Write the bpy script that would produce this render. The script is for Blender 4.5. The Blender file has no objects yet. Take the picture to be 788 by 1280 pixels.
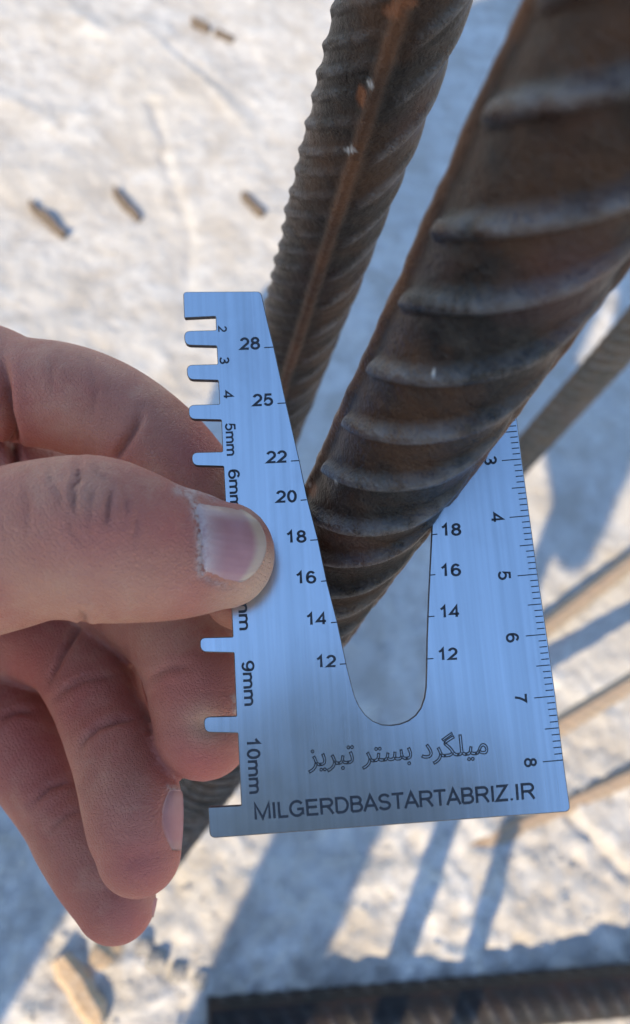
import bpy, bmesh, math, random
import numpy as np
from mathutils import Vector, Matrix, noise
from mathutils.bvhtree import BVHTree

random.seed(7); rng = np.random.default_rng(7)
SC = bpy.context.scene
COL = SC.collection

# ------------------------------------------------------------------ camera
F = 1000.0            # focal length in photo pixels (photo 788 x 1280)
CX, CY = 394.0, 640.0
CAM_H = 0.58          # camera height above the slab


def ray(u, v):
    return np.array([(u - CX) / F, -(v - CY) / F, -1.0])


_n = ray(125, 1160); _n /= np.linalg.norm(_n)         # straight down, seen from the camera
_Z = -_n
_X = np.array([1.0, 0, 0]) - _Z * _Z[0]; _X /= np.linalg.norm(_X)
_Y = np.cross(_Z, _X)
R = np.stack([_X, _Y, _Z])                              # world = R @ cam
CAM = np.array([0.0, 0.0, CAM_H])


def W(u, v, z):
    """World point on the sight line (u, v), z metres deep."""
    return CAM + R @ (ray(u, v) * z)


def G(u, v, h=0.0):
    """World point on the slab (or on a level h above it)."""
    r = R @ ray(u, v)
    return CAM + r * ((CAM_H - h) / -r[2])


def PX(P):
    P = np.asarray(P, float).reshape(-1, 3)
    c = (P - CAM) @ R
    return np.stack([CX + F * c[:, 0] / -c[:, 2], CY - F * c[:, 1] / -c[:, 2], -c[:, 2]], 1)


cam_data = bpy.data.cameras.new('camera')
cam = bpy.data.objects.new('camera', cam_data)
COL.objects.link(cam)
cam_data.sensor_fit = 'VERTICAL'
cam_data.sensor_height = 7.2
cam_data.lens = 7.2 * F / 1280.0
cam_data.clip_start = 0.005
cam_data.clip_end = 200
M4 = Matrix([list(R[0]) + [0], list(R[1]) + [0], list(R[2]) + [CAM_H], [0, 0, 0, 1]])
cam.matrix_world = M4
cam_data.dof.use_dof = True
cam_data.dof.focus_distance = 0.135
cam_data.dof.aperture_fstop = 3.1
SC.camera = cam

# ------------------------------------------------------------------ light
SUN_AZ = math.radians(64.0)                             # the way shadows fall on the slab
SUN_EL = math.radians(36.0)
g_dir = np.array([math.cos(SUN_AZ), math.sin(SUN_AZ), 0.0])
l_dir = np.array([g_dir[1], -g_dir[0], 0.0])
COT = 1 / math.tan(SUN_EL)


def GL(g, l, h):
    return g_dir * g + l_dir * l + np.array([0, 0, h])


world = bpy.data.worlds.new('World'); SC.world = world
world.use_nodes = True
wn = world.node_tree.nodes; wl = world.node_tree.links
sky = wn.new('ShaderNodeTexSky'); sky.sky_type = 'NISHITA'; sky.sun_disc = False
sky.sun_elevation = SUN_EL
to_sun = -g_dir
sky.sun_rotation = math.atan2(to_sun[0], to_sun[1])
sky.altitude = 1300; sky.air_density = 1.0; sky.dust_density = 0.2; sky.ozone_density = 2.0
wl.new(sky.outputs[0], wn['Background'].inputs[0])
wn['Background'].inputs[1].default_value = 0.15
sun_d = bpy.data.lights.new('sun', 'SUN'); sun_d.energy = 2.9; sun_d.angle = math.radians(0.53)
sun_d.color = (1.0, 0.82, 0.56)
sun = bpy.data.objects.new('sun', sun_d); COL.objects.link(sun)
sun.rotation_euler = Vector(list(g_dir * math.cos(SUN_EL) + np.array([0, 0, -math.sin(SUN_EL)]))).to_track_quat('-Z', 'Y').to_euler()
sun.location = (-2, -4, 3)

SC.view_settings.view_transform = 'Standard'
SC.view_settings.look = 'None'
SC.view_settings.exposure = 1.8
SC.view_settings.gamma = 1.0
SC.view_settings.use_curve_mapping = False


# ------------------------------------------------------------------ helpers
def tag(o, label=None, cat=None, group=None, kind=None):
    if label: o['label'] = label
    if cat: o['category'] = cat
    if group: o['group'] = group
    if kind: o['kind'] = kind
    return o


def mesh_obj(name, verts, faces, mats, parent=None, smooth=True):
    me = bpy.data.meshes.new(name)
    me.from_pydata([tuple(map(float, v)) for v in verts], [], faces)
    me.validate(); me.update()
    if smooth:
        me.polygons.foreach_set('use_smooth', np.ones(len(me.polygons), bool))
    for m in (mats if isinstance(mats, (list, tuple)) else [mats]):
        me.materials.append(m)
    o = bpy.data.objects.new(name, me); COL.objects.link(o)
    if parent: o.parent = parent
    return o


def grid_obj(name, P, mats, parent=None, close_u=False):
    """P: (rows, cols, 3) array -> quad grid, cols wrap when close_u."""
    nr, nc = P.shape[:2]
    me = bpy.data.meshes.new(name)
    idx = np.arange(nr * nc).reshape(nr, nc)
    a = idx[:-1]; b = idx[1:]
    if close_u:
        q = np.stack([a, np.roll(a, -1, 1), np.roll(b, -1, 1), b], -1).reshape(-1, 4)
    else:
        q = np.stack([a[:, :-1], a[:, 1:], b[:, 1:], b[:, :-1]], -1).reshape(-1, 4)
    caps = []
    if close_u:
        caps = [list(map(int, idx[0][::-1])), list(map(int, idx[-1]))]
    nq = len(q); nl = nq * 4 + sum(len(c) for c in caps)
    me.vertices.add(nr * nc); me.loops.add(nl); me.polygons.add(nq + len(caps))
    me.vertices.foreach_set('co', P.reshape(-1).astype(np.float32))
    loops = np.concatenate([q.reshape(-1)] + [np.array(c) for c in caps]) if caps else q.reshape(-1)
    me.loops.foreach_set('vertex_index', loops.astype(np.int32))
    st = list(range(0, nq * 4, 4)); tot = nq * 4
    for c in caps:
        st.append(tot); tot += len(c)
    me.polygons.foreach_set('loop_start', np.array(st, np.int32))
    me.update(calc_edges=True); me.validate()
    sm = np.ones(len(me.polygons), bool)
    me.polygons.foreach_set('use_smooth', sm)
    for m in (mats if isinstance(mats, (list, tuple)) else [mats]):
        me.materials.append(m)
    o = bpy.data.objects.new(name, me); COL.objects.link(o)
    if parent: o.parent = parent
    return o


class NT:
    """Tiny node-tree builder."""
    def __init__(self, name):
        self.m = bpy.data.materials.new(name); self.m.use_nodes = True
        self.t = self.m.node_tree; self.n = self.t.nodes
        self.b = self.n['Principled BSDF']
        self.out = self.n['Material Output']

    def add(self, typ, **kw):
        nd = self.n.new(typ)
        for k, v in kw.items():
            if k.startswith('i_'):
                key = k[2:]
                nd.inputs[int(key) if key.isdigit() else key.replace('_', ' ')].default_value = v
            else:
                setattr(nd, k, v)
        return nd

    def link(self, a, b):
        self.t.links.new(a, b)

    def coord(self, scale=(1, 1, 1), kind='Object', rot=(0, 0, 0)):
        tc = self.add('ShaderNodeTexCoord'); mp = self.add('ShaderNodeMapping')
        mp.inputs['Scale'].default_value = scale; mp.inputs['Rotation'].default_value = rot
        self.link(tc.outputs[kind], mp.inputs['Vector'])
        return mp.outputs[0]

    def noise(self, vec, scale, detail=4, rough=0.55, dist=0.0):
        nd = self.add('ShaderNodeTexNoise')
        nd.inputs['Scale'].default_value = scale; nd.inputs['Detail'].default_value = detail
        nd.inputs['Roughness'].default_value = rough; nd.inputs['Distortion'].default_value = dist
        self.link(vec, nd.inputs['Vector'])
        return nd.outputs['Fac']

    def ramp(self, fac, stops, interp='LINEAR'):
        nd = self.add('ShaderNodeValToRGB'); cr = nd.color_ramp; cr.interpolation = interp
        while len(cr.elements) < len(stops): cr.elements.new(0.5)
        for e, (p, c) in zip(cr.elements, stops):
            e.position = p
            e.color = (c, c, c, 1) if isinstance(c, (int, float)) else (*c, 1)
        self.link(fac, nd.inputs[0])
        return nd.outputs[0]

    def mix(self, fac, a, b, blend='MIX'):
        nd = self.add('ShaderNodeMix', data_type='RGBA', blend_type=blend)
        for sock, v in ((nd.inputs[0], fac), (nd.inputs[6], a), (nd.inputs[7], b)):
            if hasattr(v, 'is_linked'): self.link(v, sock)
            elif isinstance(v, (int, float)): sock.default_value = v
            else: sock.default_value = (*v, 1)
        return nd.outputs[2]

    def math(self, op, a, b=0.0):
        nd = self.add('ShaderNodeMath', operation=op)
        for sock, v in ((nd.inputs[0], a), (nd.inputs[1], b)):
            if hasattr(v, 'is_linked'): self.link(v, sock)
            else: sock.default_value = v
        return nd.outputs[0]

    def bump(self, h, strength=0.3, dist=0.001, normal=None):
        nd = self.add('ShaderNodeBump')
        nd.inputs['Strength'].default_value = strength; nd.inputs['Distance'].default_value = dist
        self.link(h, nd.inputs['Height'])
        if normal is not None: self.link(normal, nd.inputs['Normal'])
        return nd.outputs[0]

    def attr(self, name):
        nd = self.add('ShaderNodeAttribute', attribute_name=name)
        return nd.outputs['Fac']

    def set(self, **kw):
        for k, v in kw.items():
            sock = self.b.inputs[k.replace('_', ' ')]
            if hasattr(v, 'is_linked'): self.link(v, sock)
            elif isinstance(v, tuple) and len(v) == 3 and sock.type == 'RGBA': sock.default_value = (*v, 1)
            else: sock.default_value = v
        return self.m


# ------------------------------------------------------------------ materials
def mat_concrete():
    t = NT('concrete'); c = t.coord()
    n1 = t.noise(c, 7, 6, 0.6); n2 = t.noise(c, 60, 6, 0.65); n3 = t.noise(c, 420, 3, 0.6)
    col = t.ramp(n1, [(0.30, (0.31, 0.288, 0.256)), (0.5, (0.42, 0.396, 0.360)), (0.70, (0.53, 0.507, 0.468))])
    col = t.mix(t.ramp(n2, [(0.36, 1.0), (0.56, 0.0)]), col, (0.34, 0.31, 0.27))
    col = t.mix(t.ramp(n3, [(0.34, 0.8), (0.46, 0.0)]), col, (0.30, 0.29, 0.275))
    h = t.math('ADD', t.math('MULTIPLY', n2, 0.8), t.math('MULTIPLY', n3, 0.25))
    col = t.mix(t.math('MULTIPLY', t.attr('trowelled'), 0.30), col, (0.30, 0.288, 0.265))
    n6 = t.noise(c, 19, 5, 0.62, 0.6)
    col = t.mix(t.ramp(n6, [(0.47, 0.0), (0.64, 0.8)]), col, (0.28, 0.252, 0.215))
    return t.set(Base_Color=col, Roughness=0.93, Normal=t.bump(h, 0.8, 0.005), Specular_IOR_Level=0.25)


def mat_rebar(name='rebar_steel', warm=0.0, dusty=0.0, black=0.0):
    t = NT(name); c = t.coord()
    n1 = t.noise(c, 55, 6, 0.62); n2 = t.noise(c, 260, 5, 0.65); n3 = t.noise(c, 1500, 3, 0.6)
    n4 = t.noise(c, 22, 4, 0.6)
    scale = t.ramp(n2, [(0.25, (0.005, 0.0046, 0.0048)), (0.52, (0.013, 0.011, 0.0100)), (0.78, (0.036, 0.029, 0.023))])
    col = t.mix(t.ramp(n1, [(0.44, 0.0), (0.62, 0.75)]), scale, (0.052, 0.024, 0.012))
    col = t.mix(t.ramp(n4, [(0.55, 0.0), (0.70, 0.65)]), col, (0.058, 0.024, 0.020))
    rib = t.attr('rib')
    col = t.mix(t.math('MULTIPLY', rib, t.ramp(n2, [(0.40, 0.0), (0.62, 0.7)])), col, (0.085, 0.080, 0.080))
    rail = t.attr('rail')
    col = t.mix(t.math('MULTIPLY', rail, t.ramp(n1, [(0.3, 0.2), (0.6, 0.8)])), col, (0.11, 0.046, 0.021))
    col = t.mix(t.attr('rust'), col, (0.15, 0.055, 0.024))
    col = t.mix(t.attr('speck'), col, (0.33, 0.31, 0.285))
    if black: col = t.mix(black, col, (0.012, 0.0105, 0.0095))
    if warm: col = t.mix(warm, col, (0.13, 0.085, 0.055))
    if dusty: col = t.mix(dusty, col, (0.46, 0.345, 0.235))
    rough = t.math('SUBTRACT', t.ramp(n2, [(0.3, 0.24), (0.7, 0.46)]), t.math('MULTIPLY', rib, 0.05))
    h = t.math('ADD', n2, t.math('MULTIPLY', n3, 0.4))
    return t.set(Base_Color=col, Metallic=0.2 * (1 - dusty), Roughness=rough,
                 Normal=t.bump(h, 0.85, 0.0009),
                 Specular_IOR_Level=t.math('ADD', t.math('MULTIPLY', t.math('MULTIPLY', rib, t.ramp(n1, [(0.35, 0.25), (0.62, 1.0)])), 0.38), 0.15))


def mat_plate():
    t = NT('brushed_steel')
    c1 = t.coord((5200, 55, 1)); c2 = t.coord((900, 14, 1)); c3 = t.coord()
    s1 = t.noise(c1, 1, 3, 0.6); s2 = t.noise(c2, 1, 3, 0.6); sm = t.noise(c3, 70, 4, 0.6)
    c4 = t.coord((2600, 120, 1)); s4 = t.noise(c4, 1, 2, 0.5)
    col = t.ramp(s2, [(0.3, (0.435, 0.495, 0.515)), (0.7, (0.535, 0.605, 0.63))])
    col = t.mix(t.ramp(s4, [(0.66, 0.0), (0.76, 0.35)]), col, (0.34, 0.38, 0.40))
    col = t.mix(t.ramp(sm, [(0.60, 0.0), (0.78, 0.3)]), col, (0.38, 0.42, 0.44))
    for k_, (rz, sx) in enumerate(((0.5, 900), (-0.9, 700), (1.35, 1100))):
        sc_ = t.noise(t.coord((sx, 22, 1), rot=(0, 0, rz)), 1, 2, 0.5)
        col = t.mix(t.ramp(sc_, [(0.735, 0.0), (0.76, 0.45)]), col, (0.62, 0.66, 0.68))
    smd = t.noise(t.coord((1, 1, 1)), 38, 5, 0.65, 1.2)
    col = t.mix(t.ramp(smd, [(0.52, 0.0), (0.72, 0.35)]), col, (0.36, 0.40, 0.42))
    rough = t.math('ADD', t.ramp(sm, [(0.3, 0.14), (0.7, 0.20)]), t.math('MULTIPLY', s1, 0.08))
    h = t.math('ADD', s1, t.math('MULTIPLY', s2, 0.6))
    tan = t.add('ShaderNodeTangent', direction_type='RADIAL', axis='Z')
    return t.set(Base_Color=col, Metallic=1.0, Roughness=rough, Normal=t.bump(h, 0.10, 0.00005))


def mat_simple(name, col, rough=0.6, metal=0.0, var=0.15, scale=80, bump=0.2, bd=0.001):
    t = NT(name); c = t.coord()
    n = t.noise(c, scale, 5, 0.6)
    lo = tuple(x * (1 - var) for x in col); hi = tuple(min(1, x * (1 + var)) for x in col)
    return t.set(Base_Color=t.ramp(n, [(0.3, lo), (0.7, hi)]), Roughness=rough, Metallic=metal,
                 Normal=t.bump(n, bump, bd))


def mat_skin():
    t = NT('skin'); c = t.coord()
    n1 = t.noise(c, 130, 4, 0.6); n2 = t.noise(c, 520, 4, 0.6)
    base = t.ramp(n1, [(0.28, (0.30, 0.098, 0.056)), (0.5, (0.36, 0.130, 0.076)), (0.75, (0.42, 0.168, 0.098))])
    n7 = t.noise(c, 45, 3, 0.6)
    base = t.mix(t.ramp(n7, [(0.42, 0.0), (0.64, 0.8)]), base, (0.33, 0.088, 0.056))
    n9 = t.noise(c, 75, 5, 0.7, 0.5)
    base = t.mix(t.ramp(n9, [(0.50, 0.0), (0.68, 0.6)]), base, (0.44, 0.215, 0.125))
    base = t.mix(t.ramp(n2, [(0.40, 0.0), (0.75, 0.35)]), base, (0.37, 0.115, 0.07))
    base = t.mix(t.math('MULTIPLY', t.attr('red'), 0.85), base, (0.37, 0.078, 0.056))
    base = t.mix(t.math('MULTIPLY', t.attr('pale'), 0.8), base, (0.50, 0.28, 0.155))
    base = t.mix(t.math('MULTIPLY', t.attr('crease_shade'), 0.45), base, (0.13, 0.045, 0.03))  # fold shade put into the skin colour
    n5 = t.noise(c, 1100, 4, 0.7)
    dry = t.math('MULTIPLY', t.attr('dry'), t.ramp(n5, [(0.38, 0.0), (0.52, 1.0)]))
    base = t.mix(dry, base, (0.46, 0.30, 0.235))
    vor = t.add('ShaderNodeTexVoronoi', feature='DISTANCE_TO_EDGE')
    mp = t.coord((1, 1, 1)); vor.inputs['Scale'].default_value = 1500
    wob = t.noise(mp, 900, 2, 0.5)
    t.link(mp, vor.inputs['Vector'])
    cell = t.ramp(vor.outputs['Distance'], [(0.0, 0.0), (0.16, 1.0)])
    h = t.math('ADD', t.math('MULTIPLY', cell, 0.5), t.math('MULTIPLY', n2, 1.0))
    h = t.math('ADD', h, t.math('MULTIPLY', dry, 2.0))
    wv = t.add('ShaderNodeTexWave', wave_type='BANDS', bands_direction='DIAGONAL')
    wv.inputs['Scale'].default_value = 520; wv.inputs['Distortion'].default_value = 5.0; wv.inputs['Detail'].default_value = 2; wv.inputs['Detail Scale'].default_value = 0.12
    t.link(c, wv.inputs['Vector'])
    h = t.math('ADD', h, t.math('MULTIPLY', wv.outputs['Fac'], 0.15))
    n8 = t.noise(c, 240, 4, 0.65, 0.8)
    h = t.math('ADD', h, t.math('MULTIPLY', n8, 0.8))
    rough = t.ramp(n2, [(0.3, 0.44), (0.7, 0.60)])
    m = t.set(Base_Color=base, Roughness=rough, Normal=t.bump(h, 0.65, 0.00028),
              Subsurface_Weight=0.18, Subsurface_Radius=(0.0036, 0.0013, 0.0007), Subsurface_Scale=1.0,
              Specular_IOR_Level=0.28)
    return m


def mat_nail(name='fingernail', rough=0.36, spec=0.4):
    t = NT(name); c = t.coord()
    n = t.noise(c, 300, 4, 0.6)
    edge = t.attr('edge')      # 1 at the free edge
    moon = t.attr('moon')      # 1 by the cuticle
    col = t.ramp(n, [(0.3, (0.33, 0.130, 0.105)), (0.7, (0.38, 0.160, 0.130))])
    col = t.mix(t.math('MULTIPLY', moon, 0.75), col, (0.38, 0.23, 0.19))
    col = t.mix(t.math('MULTIPLY', edge, 0.9), col, (0.44, 0.27, 0.16))
    n5 = t.noise(c, 900, 4, 0.7)
    dry = t.math('MULTIPLY', t.attr('dry'), t.ramp(n5, [(0.38, 0.0), (0.52, 1.0)]))
    col = t.mix(dry, col, (0.45, 0.30, 0.24))
    return t.set(Base_Color=col, Roughness=rough, Specular_IOR_Level=spec, Normal=t.bump(t.math('ADD', t.math('ADD', n, dry), t.math('MULTIPLY', t.math('SINE', t.math('ADD', t.math('MULTIPLY', t.attr('across'), 62.0), t.math('MULTIPLY', n, 5.0))), 0.07)), 0.28, 0.0003),
                 Subsurface_Weight=0.25, Subsurface_Radius=(0.002, 0.001, 0.0006), Subsurface_Scale=1.0)


def mat_wood():
    t = NT('weathered_wood'); c = t.coord((60, 900, 900))
    n = t.noise(c, 1, 5, 0.6); n2 = t.noise(t.coord(), 300, 4, 0.6)
    col = t.ramp(n, [(0.3, (0.20, 0.13, 0.075)), (0.7, (0.42, 0.30, 0.18))])
    col = t.mix(t.ramp(n2, [(0.5, 0.0), (0.75, 0.5)]), col, (0.40, 0.37, 0.33))
    return t.set(Base_Color=col, Roughness=0.85, Normal=t.bump(n, 0.5, 0.0006))


CONCRETE = mat_concrete()
REBAR = mat_rebar()
REBAR_B = mat_rebar('rebar_steel_brown', 0.05)
REBAR_G = mat_rebar('rebar_grey_dust', 0.0, 0.16)
REBAR_K = mat_rebar('rebar_steel_shaded', 0.0, 0.0, 0.8)  # darkened steel copy: the lying bar's shade is in its colour
REBAR_D = mat_rebar('rebar_dusted_with_cement', 0.0, 0.5)
PLATE = mat_plate()
PLATE_EDGE = mat_simple('laser_cut_edge', (0.085, 0.068, 0.058), 0.5, 0.7, 0.3, 900)
ENGRAVE = mat_simple('engraved_black', (0.010, 0.011, 0.015), 0.6, 0.0, 0.25, 1200)
SKIN = mat_skin()
NAIL = mat_nail()
NAIL_S = mat_nail('fingernail_matt', 0.7, 0.15)
WOOD = mat_wood()
WOOD_D = mat_simple('shaded_side_wood', (0.075, 0.055, 0.038), 0.85, 0, 0.5, 250, 0.5, 0.001)  # dark tone paints the splinters' shadow side into the wood
CLOTH = mat_simple('dark_blue_cloth', (0.14, 0.15, 0.17), 0.9, 0, 0.2, 400, 0.4, 0.002)
CLOTH2 = mat_simple('charcoal_cloth', (0.04, 0.04, 0.042), 0.9, 0, 0.2, 400, 0.4, 0.002)
GRIT = mat_simple('sand_grit', (0.36, 0.33, 0.29), 0.95, 0, 0.3, 200, 0.3, 0.001)
PEBBLE = mat_simple('grey_mortar_crumb', (0.20, 0.185, 0.165), 0.95, 0, 0.25, 300, 0.6, 0.002)


# ------------------------------------------------------------------ slab
def fbm(x, y, s, o=4, seed=0.0):
    return noise.fractal(Vector((x * s + seed, y * s - seed, seed * 0.7)), 0.9, 2.1, o)


def seg_dist(p, a, b):
    ab = b - a; t = np.clip(((p - a) @ ab) / (ab @ ab), 0, 1)
    return np.linalg.norm(p - (a + t[:, None] * ab), axis=1)


def build_ground():
    def axis(lo, hi, step, far):
        core = np.arange(lo, hi + step, step)
        grow = step * np.cumsum(1.22 ** np.arange(1, 34))
        grow = grow[grow < far]
        return np.concatenate([(lo - grow)[::-1], core, hi + grow])
    cs = np.array([G(u, v)[:2] for u in (-30, 820) for v in (-30, 1310)])
    xs = axis(cs[:, 0].min(), cs[:, 0].max(), 0.0030, 14)
    ys = axis(cs[:, 1].min(), cs[:, 1].max(), 0.0030, 14)
    Xg, Yg = np.meshgrid(xs, ys)
    # value noise by numpy: several octaves of smoothed random lattices
    def vnoise(X, Y, s, seed):
        r = np.random.default_rng(seed); T = r.random((256, 256))
        x = X * s; y = Y * s
        xi = np.floor(x).astype(int); yi = np.floor(y).astype(int)
        fx = x - xi; fy = y - yi
        fx = fx * fx * (3 - 2 * fx); fy = fy * fy * (3 - 2 * fy)
        a = T[yi % 256, xi % 256]; b = T[yi % 256, (xi + 1) % 256]
        c = T[(yi + 1) % 256, xi % 256]; d = T[(yi + 1) % 256, (xi + 1) % 256]
        return (a * (1 - fx) + b * fx) * (1 - fy) + (c * (1 - fx) + d * fx) * fy - 0.5
    Z = 0.012 * vnoise(Xg, Yg, 5, 1) + 0.006 * vnoise(Xg, Yg, 17, 2) + 0.0034 * vnoise(Xg, Yg, 45, 3) \
        + 0.0030 * vnoise(Xg, Yg, 110, 4) + 0.0016 * vnoise(Xg, Yg, 230, 5)
    # the slab is rougher by the bars' feet and smoother, trowelled, beyond them
    P2 = np.stack([Xg.ravel(), Yg.ravel()], 1)
    far = np.clip((P2 @ g_dir[:2] - 0.18) / 0.25, 0, 1).reshape(Z.shape)
    fine = 0.0034 * vnoise(Xg, Yg, 45, 3) + 0.0030 * vnoise(Xg, Yg, 110, 4) + 0.0016 * vnoise(Xg, Yg, 230, 5)
    Z = Z - fine * 0.55 * far + fine * 0.5 * (1 - far)
    Zf = Z.ravel().copy()
    def ridge(pts, h, w):
        d = np.full(len(P2), 9.0)
        q = [G(*p)[:2] for p in pts]
        for a, b in zip(q[:-1], q[1:]): d = np.minimum(d, seg_dist(P2, a, b))
        Zf[:] += h * np.exp(-(d / w) ** 2)
    ridge([(185, 45), (215, 70), (260, 110), (312, 165)], 0.0022, 0.006)
    ridge([(215, 60), (262, 98), (330, 150)], -0.0018, 0.009)
    ridge([(200, 190), (222, 240), (240, 290), (236, 350), (232, 420)], -0.002, 0.005)
    ridge([(212, 190), (236, 240), (256, 300), (252, 360)], 0.0012, 0.009)
    ridge([(190, 130), (205, 170), (210, 200)], -0.003, 0.006)
    ridge([(90, 20), (130, 45), (180, 30)], 0.003, 0.012)
    ridge([(0, 120), (60, 150), (110, 140)], 0.002, 0.014)
    ridge([(715, 1020), (750, 1055), (790, 1090)], -0.005, 0.005)
    Zf -= Zf.mean() * 0
    P = np.stack([Xg, Yg, Zf.reshape(Z.shape)], -1)
    o = grid_obj('ground', P, CONCRETE)
    at = o.data.attributes.new('trowelled', 'FLOAT', 'POINT'); at.data.foreach_set('value', far.ravel().astype(np.float32))
    tag(o, 'rough pale grey concrete slab under the bars', None, None, 'structure')
    # height lookup for things that lie on it
    def height(x, y):
        i = np.clip(np.searchsorted(ys, y), 1, len(ys) - 1); j = np.clip(np.searchsorted(xs, x), 1, len(xs) - 1)
        return float(P[i - 1:i + 1, j - 1:j + 1, 2].mean())
    return o, height


ground, ground_z = build_ground()


# ------------------------------------------------------------------ ribbed bars
def rebar(name, p0, p1, rc, ref, mat, fine=(0.0, 0.6), spacing=0.0119, phase=0.0, rail=(-80, 98), k=-0.0096,
          rib_h=0.0013, rail_h=0.0014, ds=0.0006, nth=112, coarse=0.006, half_spacing_left=False, seed=1):
    """Deformed bar from p0 to p1. ref: unit vector that angle 0 faces. Ribs wind between two long rails."""
    p0 = np.array(p0, float); p1 = np.array(p1, float)
    d = p1 - p0; L = np.linalg.norm(d); d /= L
    e1 = ref - d * (ref @ d); e1 /= np.linalg.norm(e1)
    e2 = -np.cross(d, e1)                                 # angle grows from e1 towards e2
    s = [0.0]
    while s[-1] < L:
        s.append(s[-1] + (ds if fine[0] <= s[-1] <= fine[1] else coarse))
    s = np.array(s); s[-1] = L
    th = np.linspace(-np.pi, np.pi, nth, endpoint=False)
    S, TH = np.meshgrid(s, th, indexing='ij')
    a0, a1 = np.radians(rail[0]), np.radians(rail[1])
    r = np.full(S.shape, rc)
    railw = 0.0013 / rc

    def angd(t, a):
        x = t - a
        return (x + np.pi) % (2 * np.pi) - np.pi
    rl = np.zeros(S.shape)
    for a in (a0, a1):
        rl = np.maximum(rl, np.exp(-(angd(TH, a) / railw) ** 4))
    rib = np.zeros(S.shape)
    rg = np.random.default_rng(seed)
    jit = rg.normal(0, 0.0004, 400)
    for (b0, b1, off, sp, sgn) in ((a0, a1, 0.0, spacing * (0.5 if half_spacing_left else 1), 1), (a1, a0 + 2 * np.pi, spacing * 0.5, spacing, 1)):
        t = (TH - b0) % (2 * np.pi)
        span = b1 - b0
        u = np.clip(t / span, 0, 1)
        inside = (t < span)
        x = (S - phase - off - k * t)
        i = np.round(x / sp)
        x = x - i * sp + jit[(i.astype(int) % 400)]
        w = 0.0021 if sp > 0.008 else 0.0013
        prof = np.where(x < 0, np.exp(-np.abs(x / (w * 0.92)) ** 3.2), np.exp(-np.abs(x / (w * 0.70)) ** 4.6))
        # full height soon after one rail, long fade towards the other
        env = np.clip((u - 0.085) / 0.06, 0, 1) ** 0.6 * np.clip((1 - u) / 0.34, 0, 1) ** 0.8
        env = np.where(inside & (u > 0.05), env, 0)
        rib = np.maximum(rib, prof * env)
    # gentle unevenness
    un = np.zeros(S.shape)
    for q in range(5):
        un += np.sin(S * rg.uniform(60, 420) + TH * rg.integers(1, 5) + rg.uniform(0, 6)) * 0.000055
    for q in range(6):
        un += np.sin(S * rg.uniform(600, 1900) + TH * rg.integers(3, 12) + rg.uniform(0, 6)) * 0.000022
    r = r + rib * rib_h + np.clip(rl * rail_h - rib * 0.0003, 0, None) + un
    ct, st = np.cos(TH)[..., None], np.sin(TH)[..., None]
    P = p0 + S[..., None] * d + r[..., None] * (ct * e1 + st * e2)
    o = grid_obj(name, P, mat, close_u=True)
    me = o.data
    for nm, arr in (('rib', rib), ('rail', rl)):
        at = me.attributes.new(nm, 'FLOAT', 'POINT')
        at.data.foreach_set('value', arr.ravel().astype(np.float32))
    return o


def bar_from_edges(Ledge, Redge, r):
    """Axis direction and nearest axis point (camera space) of a round bar seen between two edge lines."""
    def pl(e):
        n = np.cross(ray(*e[0]), ray(*e[1])); return n / np.linalg.norm(n)
    nl, nr = pl(Ledge), pl(Redge)
    d = np.cross(nl, nr); d /= np.linalg.norm(d)
    if d[2] > 0: d = -d
    al = math.acos(abs(nl @ nr)); rho = r / math.sin(al / 2)
    a = np.cross(nl, d); b = np.cross(nr, d)
    a = -a if a[2] > 0 else a; b = -b if b[2] > 0 else b
    m = a + b; m /= np.linalg.norm(m)
    return d, m * rho, m


def down_to_slab(c, d, t_top, below=0.03):
    """World end points of an axis c + t d (camera space) from t_top to just inside the slab."""
    P0 = CAM + R @ (c + d * t_top); D = R @ d
    t = (P0[2] + below) / -D[2]
    return P0, P0 + D * t


# the bar being measured
d1, c1, m1 = bar_from_edges(((650, 0), (383, 600)), ((788, 340), (432, 810)), 0.0122)
T0 = 0.018
pA, pB = down_to_slab(c1, d1, T0)
bar_main = rebar('ribbed_bar', pA, pB, 0.0109, R @ (-m1), REBAR, fine=(0, 0.50), ds=0.00045, spacing=0.0125, phase=0.0452 - T0, seed=3,
                 rail=(-76, 97), rail_h=0.0012, rib_h=0.0017, nth=160)
tag(bar_main, 'thick dark ribbed steel bar passing through the slot of the gauge', 'rebar', 'ribbed steel bars standing in the slab')

d2, c2, m2 = bar_from_edges(((412, 0), (330, 370)), ((598, 0), (375, 550)), 0.0114)
pA2, pB2 = down_to_slab(c2, d2, 0.045)
bar2 = rebar('ribbed_bar', pA2, pB2, 0.0104, R @ (-m2), REBAR_B, fine=(0, 0.30), rail=(-176, 2), phase=0.004,
             rib_h=0.00065, rail_h=0.0012, half_spacing_left=True, seed=5)
tag(bar2, 'brown ribbed steel bar with a long rail down its front, beside gauge top', 'rebar', 'ribbed steel bars standing in the slab')


def marks(o, name, spots):
    me = o.data; n = len(me.vertices); c = np.zeros(n * 3, np.float32); me.vertices.foreach_get('co', c); c = c.reshape(-1, 3)
    q = PX(c); a = np.zeros(n)
    for u, v, ru, rv in spots:
        e = ((q[:, 0] - u) / ru) ** 2 + ((q[:, 1] - v) / rv) ** 2
        a = np.maximum(a, np.clip(1.6 - e - 0.5 * np.abs(np.sin(q[:, 0] * .9) * np.cos(q[:, 1] * .7)), 0, 1))
    me.attributes.new(name, 'FLOAT', 'POINT').data.foreach_set('value', a.astype(np.float32))


marks(bar2, 'rust', [(492, 14, 13, 10), (505, 4, 18, 7), (452, 120, 6, 14)])
marks(bar2, 'speck', [(463, 105, 3.5, 4.5), (438, 188, 8, 3)])
marks(bar_main, 'speck', [(542, 466, 2.5, 2.5), (388, 606, 3, 2), (420, 602, 2, 2)])
marks(bar_main, 'rust', [(391, 612, 6, 9)])


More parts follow.
